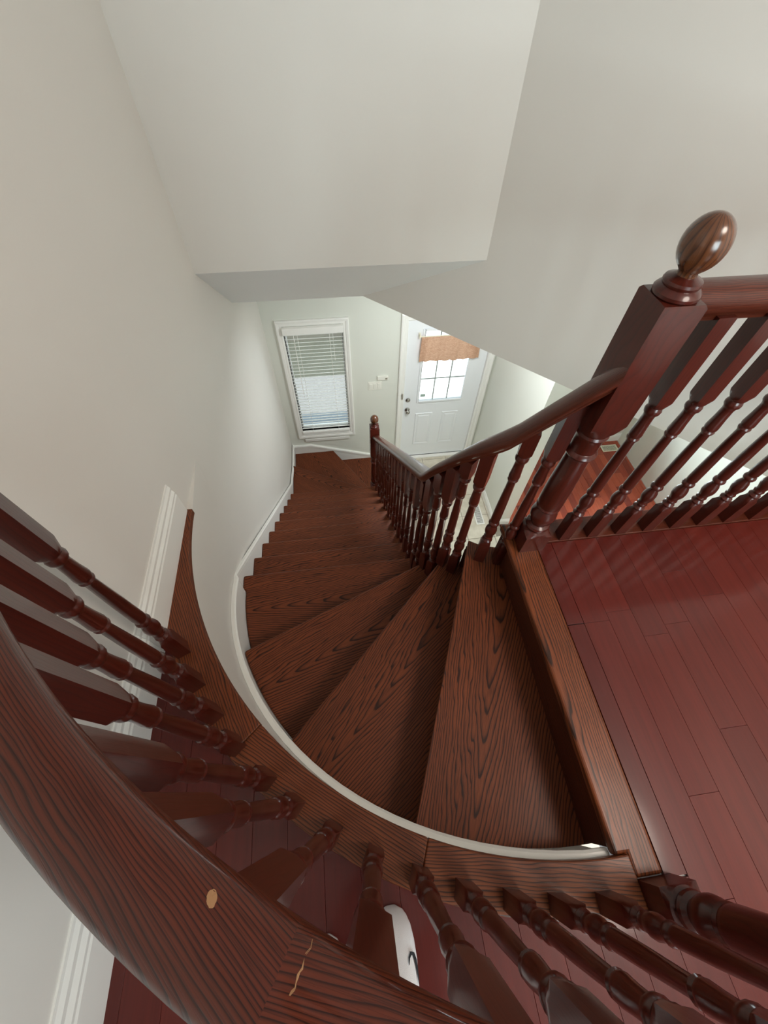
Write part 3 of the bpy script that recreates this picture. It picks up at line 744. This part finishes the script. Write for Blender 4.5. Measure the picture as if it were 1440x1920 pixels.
q = MB(); lbox(q, -.372, -.367, FY-.062, FY-.057, -1.75, -1.0); rel(q.build('tilt_wand', M['blind']), bl)
q = MB(); lbox(q, .012, .015, FY-.060, FY-.057, -1.30, -1.0); rel(q.build('pull_cord', M['blind']), bl)

# ------------------------------------------------------------------ FRONT DOOR
dr = empty('door_1', (1.235, FY+.03, F1)); struct(dr, 'white front door with nine-pane glass and two raised panels', 'door')
dx0, dx1, dz0, dz1 = .781, 1.695, F1+.03, -.945
gx0, gx1, gz0, gz1 = .955, 1.505, -2.01, -1.07
q = MB(); holed(q, dx0, dx1, dz0, dz1, FY+.02, FY+.065, [(gx0, gx1, gz0, gz1)]); rel(q.build('door_leaf', M['door']), dr)
q = MB()
def frame_x(q, x0, x1, z0, z1, w, ya, yb):
    for a in ((x0-w, x0, z0-w, z1+w), (x1, x1+w, z0-w, z1+w), (x0, x1, z0-w, z0), (x0, x1, z1, z1+w)): lbox(q, a[0], a[1], ya, yb, a[2], a[3])
frame_x(q, gx0+.012, gx1-.012, gz0+.012, gz1-.012, .024, FY+.008, FY+.02); rel(q.build('glass_frame', M['door'], bevel=.003), dr)
q = MB(); lbox(q, gx0, gx1, FY+.040, FY+.046, gz0, gz1); rel(q.build('glass_pane', M['glass']), dr)
for i in (1, 2):
    xx = gx0+.012+(gx1-gx0-.024)*i/3; q = MB(); lbox(q, xx-.0065, xx+.0065, FY+.032, FY+.040, gz0+.012, gz1-.012, 2); rel(q.build('muntin', M['muntin'] if 'muntin' in M else M['door']), dr)
for i in (1, 2):
    zz = gz0+.012+(gz1-gz0-.024)*i/3; q = MB(); lbox(q, gx0+.012, gx1-.012, FY+.033, FY+.0395, zz-.0065, zz+.0065); rel(q.build('muntin', M['muntin']), dr)
for px0, px1 in ((.945, 1.165), (1.285, 1.495)):
    q = MB(); pz0, pz1 = -2.745, -2.195
    def rr(d, y): return [(px0+d, y, pz0+d), (px1-d, y, pz0+d), (px1-d, y, pz1-d), (px0+d, y, pz1-d)]
    seq = [rr(0, FY+.020), rr(.008, FY+.012), rr(.018, FY+.014), rr(.032, FY+.028-.010), rr(.05, FY+.0125)]
    for a, b in zip(seq, seq[1:]):
        for j in range(4): k = (j+1) % 4; q.face([a[j], a[k], b[k], b[j]])
    q.face(seq[-1]); rel(q.build('raised_panel', M['door']), dr)
def knob(z, r, deep, name):
    q = MB(); pr = [(0, 9, r*1.0), (.006, 9, r), (.009, 9, r*.8)] + ([(.018, 9, .012), (.03, 9, .012), (.036, 9, .022), (.048, 9, .027), (.058, 9, .024), (.064, 9, .012), (.065, 9, .001)] if deep else [(.014, 9, r*.6), (.016, 9, r*.5), (.017, 9, .001)])
    lathe(q, pr, 20); o = q.build(name, M['nickel'], angle=50); o.rotation_euler = (R(90), 0, 0); o.location = (.838, FY+.02, z); return rel(o, dr)
knob(-1.975, .030, False, 'deadbolt'); knob(-2.125, .032, True, 'door_knob')
q = MB(); lbox(q, .747, .765, FY-.036, FY-.029, -1.91, -1.83); rel(q.build('strike_plate', M['nickel'], bevel=.002), dr)
q = MB(); lbox(q, .99, 1.05, FY+.036, FY+.0395, -1.955, -1.915); rel(q.build('sticker', M['sticker'] if 'sticker' in M else M['grass']), dr)
# casing, jamb, threshold
pr0 = empty('trim_1', (1.235, FY, F1)); struct(pr0, 'white moulded casing around the front door', 'trim')
casing(pr0, dx0-.004, dx1+.004, F1, dz1+.004, .074, bottom=False)
q = MB(); lbox(q, .76, 1.716, FY-.03, FY+.15, F1, F1+.028); rel(q.build('threshold', M['trim'], bevel=.004), pr0)
q = MB(); lbox(q, .785, 1.69, FY+.018, FY+.06, F1+.0285, F1+.031+.006); rel(q.build('door_sweep', M['dark']), dr)
# hinge shadow line: weatherstrip gap
# valance on the door
va = empty('door_valance', (1.235, FY-.02, -1.12)); tag(va, 'tan sheer valance gathered on a rod over the door glass', 'curtain')
q = MB(); NXX = 48; zt_, zb_ = -1.118, -1.405; vx0, vx1 = .912, 1.575
rows = 7
def vp(i, j):
    t = i/NXX; s_ = j/rows; x_ = vx0+.02*(1-s_)*(1-t*2)*.6+(vx1-vx0)*t; y_ = FY-.030-.012*s_+(.004+.004*s_)*math.sin(t*40)+.002*math.sin(t*97+2); return (x_, y_, zt_+(zb_-zt_)*s_+.004*math.sin(t*9)*s_)
for i in range(NXX):
    for j in range(rows): q.face([vp(i, j), vp(i, j+1), vp(i+1, j+1), vp(i+1, j)], smooth=True)
rel(q.build('fabric', M['fabric']), va)
q = MB(); lbox(q, .90, 1.59, FY-.034, FY-.026, -1.118, -1.110); rel(q.build('rod', M['ivory']), va)
for a, b in ((.895, .912), (1.578, 1.595)):
    q = MB(); lbox(q, a, b, FY-.036, FY+.019, -1.13, -1.095); rel(q.build('bracket', M['ivory']), va)
# switches
sp = empty('light_switch_plate', (.435, FY, -1.70)); tag(sp, 'white three-rocker switch plate between window and front door, the lower one', 'light switch')
q = MB(); lbox(q, .358, .512, FY-.007, FY, -1.765, -1.655); rel(q.build('plate', M['plate'], bevel=.002), sp)
for i in range(3):
    q = MB(); cx_ = .387+.048*i; lbox(q, cx_-.016, cx_+.016, FY-.012, FY-.0071, -1.744, -1.677); rel(q.build('rocker', M['plate'], bevel=.002), sp)
dt = empty('thermostat', (.525, FY, -1.61)); tag(dt, 'small white wall control just above the switch plate', 'thermostat')
q = MB(); lbox(q, .462, .585, FY-.02, FY, -1.628, -1.578); rel(q.build('housing', M['plate'], bevel=.003), dt)
q = MB(); lbox(q, .55, .575, FY-.0215, FY-.0201, -1.618, -1.600); rel(q.build('display', M['grout']), dt)

# living room window (light source seen only by its reflection)
w2 = empty('window_2', (3.0, FY, -1.4)); struct(w2, 'wide window in the front wall of the lower room', 'window')
casing(w2, LW[0], LW[1], LW[2], LW[3], .07)
q = MB(); xa, xb, za, zb = LW
for a in ((xa, xa+.05, za, zb), (xb-.05, xb, za, zb), (xa+.05, xb-.05, za, za+.05), (xa+.05, xb-.05, zb-.05, zb), (2.97, 3.03, za+.05, zb-.05)): lbox(q, a[0], a[1], FY+.06, FY+.11, a[2], a[3])
rel(q.build('sash', M['trim']), w2)
q = MB(); lbox(q, xa+.05, xb-.05, FY+.08, FY+.086, za+.05, zb-.05); rel(q.build('glass_pane', M['glass']), w2)

# floor registers
def register(name, x0, x1, y0, y1, z, mat, n, label, along_y=True):
    r_ = empty(name, ((x0+x1)/2, (y0+y1)/2, z)); tag(r_, label, 'floor vent')
    q = MB(); t = .014
    for a in ((x0, x1, y0, y0+t), (x0, x1, y1-t, y1), (x0, x0+t, y0+t, y1-t), (x1-t, x1, y0+t, y1-t)): lbox(q, a[0], a[1], a[2], a[3], z, z+.005)
    rel(q.build('frame', mat), r_)
    q = MB(); lbox(q, x0+t, x1-t, y0+t, y1-t, z, z+.001); rel(q.build('duct_shade', M['dark']), r_)  # near-black sheet painted as the shade inside the duct
    for i in range(n):
        q = MB()
        if along_y: yc = y0+t+(y1-y0-2*t)*(i+.5)/n; lbox(q, x0+t, x1-t, yc-.0035, yc+.0035, z+.0012, z+.004)
        else: xc = x0+t+(x1-x0-2*t)*(i+.5)/n; lbox(q, xc-.0035, xc+.0035, y0+t, y1-t, z+.0012, z+.004)
        rel(q.build('louvre', mat), r_)
register('floor_register', 1.585, 1.690, 2.605, 2.90, F1, M['trim'], 17, 'white slotted floor register in the beige tiles')
register('floor_register', 3.72, 3.96, 3.60, 3.72, F1, M['ivory'], 14, 'ivory floor register on the red planks of the lower room', False)

# ------------------------------------------------------------------ outdoors
wallbox('ground_outside', (-14, FY+.2, -3.25), (14, 26, -3.15), M['grass'], 'dull lawn outside the front of the house', 'ground')
wallbox('porch_slab', (.55, FY+.2, -3.15), (3.2, 6.6, -3.05), M['concrete'], 'pale concrete porch outside the front door', 'porch')
wallbox('paving_strip', (-2.6, FY+.2, -3.15), (.55, 4.98, -3.10), M['slate'], 'blue-grey paving under the foyer window', 'paving')
wallbox('walkway', (-2.6, 4.98, -3.15), (.55, 5.9, -3.11), M['walk'], 'grey concrete walkway seen low through the blind', 'walkway')
wallbox('driveway', (.55, 6.6, -3.16), (3.4, 20, -3.12), M['concrete'], 'pale driveway outside the front door', 'driveway')
wallbox('garden_wall', (-12, 7.0, -3.15), (.5, 7.3, -1.5), M['brick_out'], 'taupe stone garden wall seen through the blind', 'wall')

# ------------------------------------------------------------------ PERSON (the photographer's socked feet show below the curved rail)
def skin_body(name, verts, edges, radii, mat, parent, root=0, sub=2):
    me = bpy.data.meshes.new(name); me.from_pydata(verts, edges, []); o = bpy.data.objects.new(name, me); col.objects.link(o)
    s = o.modifiers.new('skin', 'SKIN'); s.use_smooth_shade = True
    for i, r_ in enumerate(radii):
        r_ = r_ if isinstance(r_, tuple) else (r_, r_); me.skin_vertices[0].data[i].radius = r_; me.skin_vertices[0].data[i].use_root = (i == root)
    b = o.modifiers.new('sub', 'SUBSURF'); b.levels = b.render_levels = sub
    dg = bpy.context.evaluated_depsgraph_get(); nm = bpy.data.meshes.new_from_object(o.evaluated_get(dg)); bpy.data.objects.remove(o)
    nm.materials.clear(); nm.materials.append(mat); return link(name, nm, parent)
pe = empty('person', (0, -.5, 0)); tag(pe, 'person in dark clothes and white socks standing behind the curved railing', 'person')
OY = -.5
def loc(p): return (p[0], p[1]-OY, p[2])
V = [(0, -.62, .93), (0, -.64, 1.12), (0, -.66, 1.36), (0, -.66, 1.50), (0, -.63, 1.60),
     (-.09, -.60, .88), (-.105, -.55, .50), (-.12, -.515, .10), (.09, -.60, .88), (.07, -.54, .50), (.045, -.50, .10),
     (-.17, -.65, 1.42), (-.23, -.50, 1.20), (-.07, -.27, 1.26), (.17, -.65, 1.42), (.23, -.50, 1.20), (.07, -.27, 1.26)]
Ed = [(0, 1), (1, 2), (2, 3), (3, 4), (0, 5), (5, 6), (6, 7), (0, 8), (8, 9), (9, 10), (2, 11), (11, 12), (12, 13), (2, 14), (14, 15), (15, 16)]
Rr = [(.14, .10), (.125, .095), (.15, .10), .055, .05, .085, .062, .04, .085, .062, .04, .058, .042, .030, .058, .042, .030]
skin_body('body', [loc(v) for v in V], Ed, Rr, M['skin'], pe, 0)
Vc = V[:3]+[(0, -.66, 1.45)]+V[5:]
Ec = [(0, 1), (1, 2), (2, 3), (0, 4), (4, 5), (5, 6), (0, 7), (7, 8), (8, 9), (2, 10), (10, 11), (11, 12), (2, 13), (13, 14), (14, 15)]
Rc = [(.165, .12), (.15, .115), (.175, .12), .065, .10, .078, .062, .10, .078, .062, .07, .055, .042, .07, .055, .042]
skin_body('sweater_and_trousers', [loc(v) for v in Vc], Ec, Rc, M['cloth'], pe, 0)['label'] = 'plain dark sweater and trousers'
def ellipsoid(name, c, r_, mat, parent, f=None, seg=24, rings=16):
    q = MB()
    def P(i, j):
        th = PI*j/rings; ph = 2*PI*i/seg; p = Vector((math.sin(th)*math.cos(ph), math.sin(th)*math.sin(ph), math.cos(th)))
        if f: p = f(p)
        return (c[0]+p.x*r_[0], c[1]+p.y*r_[1], c[2]+p.z*r_[2])
    for i in range(seg):
        for j in range(rings): q.face([P(i, j), P(i, j+1), P(i+1, j+1), P(i+1, j)][:4], smooth=True)
    o = q.build(name, mat, parent, angle=180); return o
def headf(p):
    p = p.copy()
    if p.z < 0: p.x *= 1-.22*p.z*p.z; p.y *= 1-.1*p.z*p.z
    if p.y > .8 and abs(p.z+.12) < .22 and abs(p.x) < .25: p.y += .16*(1-abs(p.z+.12)/.22)*(1-abs(p.x)/.25)
    return p
hd = ellipsoid('head', loc((0, -.60, 1.70)), (.076, .095, .115), M['skin'], pe, headf, 48, 40)
hr = ellipsoid('hair', (loc((0, -.61, 1.715))), (.084, .100, .118), M['hair'], pe, lambda p: Vector((p.x, min(p.y, .55 if p.z < .45 else 1), max(p.z, -.55 if p.y < .2 else .1))))
for sx in (-1, 1):
    e = ellipsoid('eye', loc((sx*.032, -.517, 1.705)), (.012, .008, .007), M['black'], pe, None, 12, 8)
    e = ellipsoid('ear', loc((sx*.080, -.61, 1.69)), (.010, .018, .030), M['skin'], pe, None, 12, 8)
ellipsoid('mouth', loc((0, -.512, 1.637)), (.022, .006, .006), M['fabric'], pe, None, 12, 8)
# hands: palm, four fingers, thumb closing on the phone
for sx, nm in ((-1, 'hand'), (1, 'hand')):
    hv = [(sx*.07, -.27, 1.26), (sx*.083, -.20, 1.275), (sx*.085, -.145, 1.29)]; he = [(0, 1), (1, 2)]; hrad = [.026, (.036, .018), (.034, .016)]
    base = 2
    for k in range(4):
        fx = sx*(.088-.004*k); z_ = 1.315-.018*k; L_ = (.9, 1, .95, .78)[k]
        i0 = len(hv); hv += [(fx+sx*.002, -.125, z_), (fx-sx*.006, -.100*L_-.012, z_+.004), (fx-sx*.022, -.083, z_+.006)]; he += [(base, i0), (i0, i0+1), (i0+1, i0+2)]; hrad += [.0095, .0085, .0075]
    i0 = len(hv); hv += [(sx*.068, -.18, 1.305), (sx*.055, -.150, 1.325), (sx*.050, -.125, 1.335)]; he += [(1, i0), (i0, i0+1), (i0+1, i0+2)]; hrad += [.013, .010, .009]
    skin_body(nm, [loc(v) for v in hv], he, hrad, M['skin'], pe, 0)
# socks
SOCKP = [(-.004, .012, .010, .012), (.004, .028, .024, .018), (.014, .036, .036, .022), (.03, .0425, .048, .026), (.055, .046, .058, .031), (.085, .0465, .068, .036), (.12, .043, .078, .041), (.155, .039, .094, .048), (.185, .037, .116, .058), (.20, .0365, .150, .075)]
def sock(cx, y_toe, toe_in, name='sock'):
    q = MB(); S = []
    prof = SOCKP
    seg = 24; rows_ = []
    for d, hw_, h_, cz in prof:
        ring = []
        for k in range(seg):
            a = 2*PI*k/seg; x_ = hw_*math.cos(a)*(1 if math.sin(a) < 0 else .97); z_ = max(.001, cz+(h_-cz)*math.sin(a) if math.sin(a) > 0 else cz+cz*math.sin(a)*1.02)
            wr = .0016*math.sin(d*210+x_*40)*(1 if math.sin(a) > 0 else 0) if .0 < d < .08 else 0
            ring.append((cx+x_+toe_in*d, y_toe-d, z_+wr))
        rows_.append(ring)
    # heel and ankle tube
    for zc, yb, rx, ry in ((.0, 0, 0, 0),): pass
    for i in range(len(rows_)-1):
        for k in range(seg): l = (k+1) % seg; q.face([rows_[i][k], rows_[i][l], rows_[i+1][l], rows_[i+1][k]], smooth=True)
    q.face(rows_[0])
    o = q.build(name, M['sock'], None, angle=180); 
    # heel / ankle piece joined in the same mesh
    q2 = MB(); rows2 = []
    hc = y_toe-.225
    for zz, fy, by, rx in ((.001, .03, .03, .026), (.012, .05, .042, .034), (.035, .055, .046, .037), (.06, .055, .044, .037), (.09, .052, .038, .036), (.12, .046, .036, .035), (.15, .042, .036, .037), (.19, .042, .038, .040)):
        ring = []
        for k in range(seg):
            a = 2*PI*k/seg; s_ = math.sin(a); ring.append((cx+toe_in*.22+rx*math.cos(a), hc+(fy if s_ > 0 else by)*s_, zz))
        rows2.append(ring)
    for i in range(len(rows2)-1):
        for k in range(seg): l = (k+1) % seg; q2.face([rows2[i][k], rows2[i][l], rows2[i+1][l], rows2[i+1][k]], smooth=True)
    q2.face(rows2[0][::-1])
    o2 = q2.build('tmp', M['sock'], None, angle=180)
    bm = bmesh.new(); bm.from_mesh(o.data); bm.from_mesh(o2.data); bm.to_mesh(o.data); bm.free(); bpy.data.objects.remove(o2)
    return rel(o, pe)
s1 = sock(.006, -.232, .03); s2 = sock(-.150, -.262, -.06)
# curved hook logo on the outer side of the right sock
def ribbon(parent, pts, ws):
    q = MB(); L_ = []; Rg = []
    for i, p in enumerate(pts):
        a = Vector(pts[max(0, i-1)]); b = Vector(pts[min(len(pts)-1, i+1)]); t = (b-a).normalized(); up_ = Vector((.35, 0, 1)).normalized(); s_ = t.cross(up_).normalized()*ws[i]
        L_.append(Vector(p)+s_); Rg.append(Vector(p)-s_)
    for i in range(len(pts)-1): q.face([L_[i], L_[i+1], Rg[i+1], Rg[i]]); q.face([x-Vector((0, 0, .0008)) for x in (Rg[i], Rg[i+1], L_[i+1], L_[i])])
    o = q.build('woven_logo', M['black'], None, merge=False); o.parent = parent; o['label'] = 'black curved logo on the white sock'; return o
def on(x, y, cx=.006, toe=-.232, ti=.03):
    d = toe-y
    for A_, B_ in zip(SOCKP, SOCKP[1:]):
        if A_[0] <= d <= B_[0]:
            t = (d-A_[0])/(B_[0]-A_[0]); hw_, h_, cz = (A_[n]+t*(B_[n]-A_[n]) for n in (1, 2, 3))
            u = max(-.97, min(.97, (x-cx-ti*d)/hw_)); k = math.sqrt(1-u*u)
            return (cx+ti*d+u*hw_+.002*u, y, cz+(h_-cz)*k+.0022)
    return (x, y, .06)
ribbon(s1, [on(*p) for p in ((.0330, -.318), (.0350, -.308), (.0395, -.3025), (.0445, -.305), (.0475, -.314), (.0485, -.326), (.0490, -.340), (.0490, -.352))], [.0006, .002, .003, .0032, .0028, .0022, .0015, .0004])
ribbon(s1, [on(*p) for p in ((-.0290, -.292), (-.0265, -.297), (-.029, -.302))], [.0008, .0018, .0008])
# phone held just behind the lens
ph = empty('phone', tuple(Vector((0, 0, CAMZ))-fw*.03)); tag(ph, 'black phone held up in both hands over the curved railing', 'phone')
q = MB(); q.box((-.037, -.065, -.004), (.037, .012, .004)); o = q.build('phone_body', M['plastic'], ph, bevel=.003)
q = MB(); q.box((-.034, -.06, .0041), (.034, .009, .0046)); q.build('screen', M['plastic'], ph)
ph.rotation_euler = cam.matrix_world.to_euler()
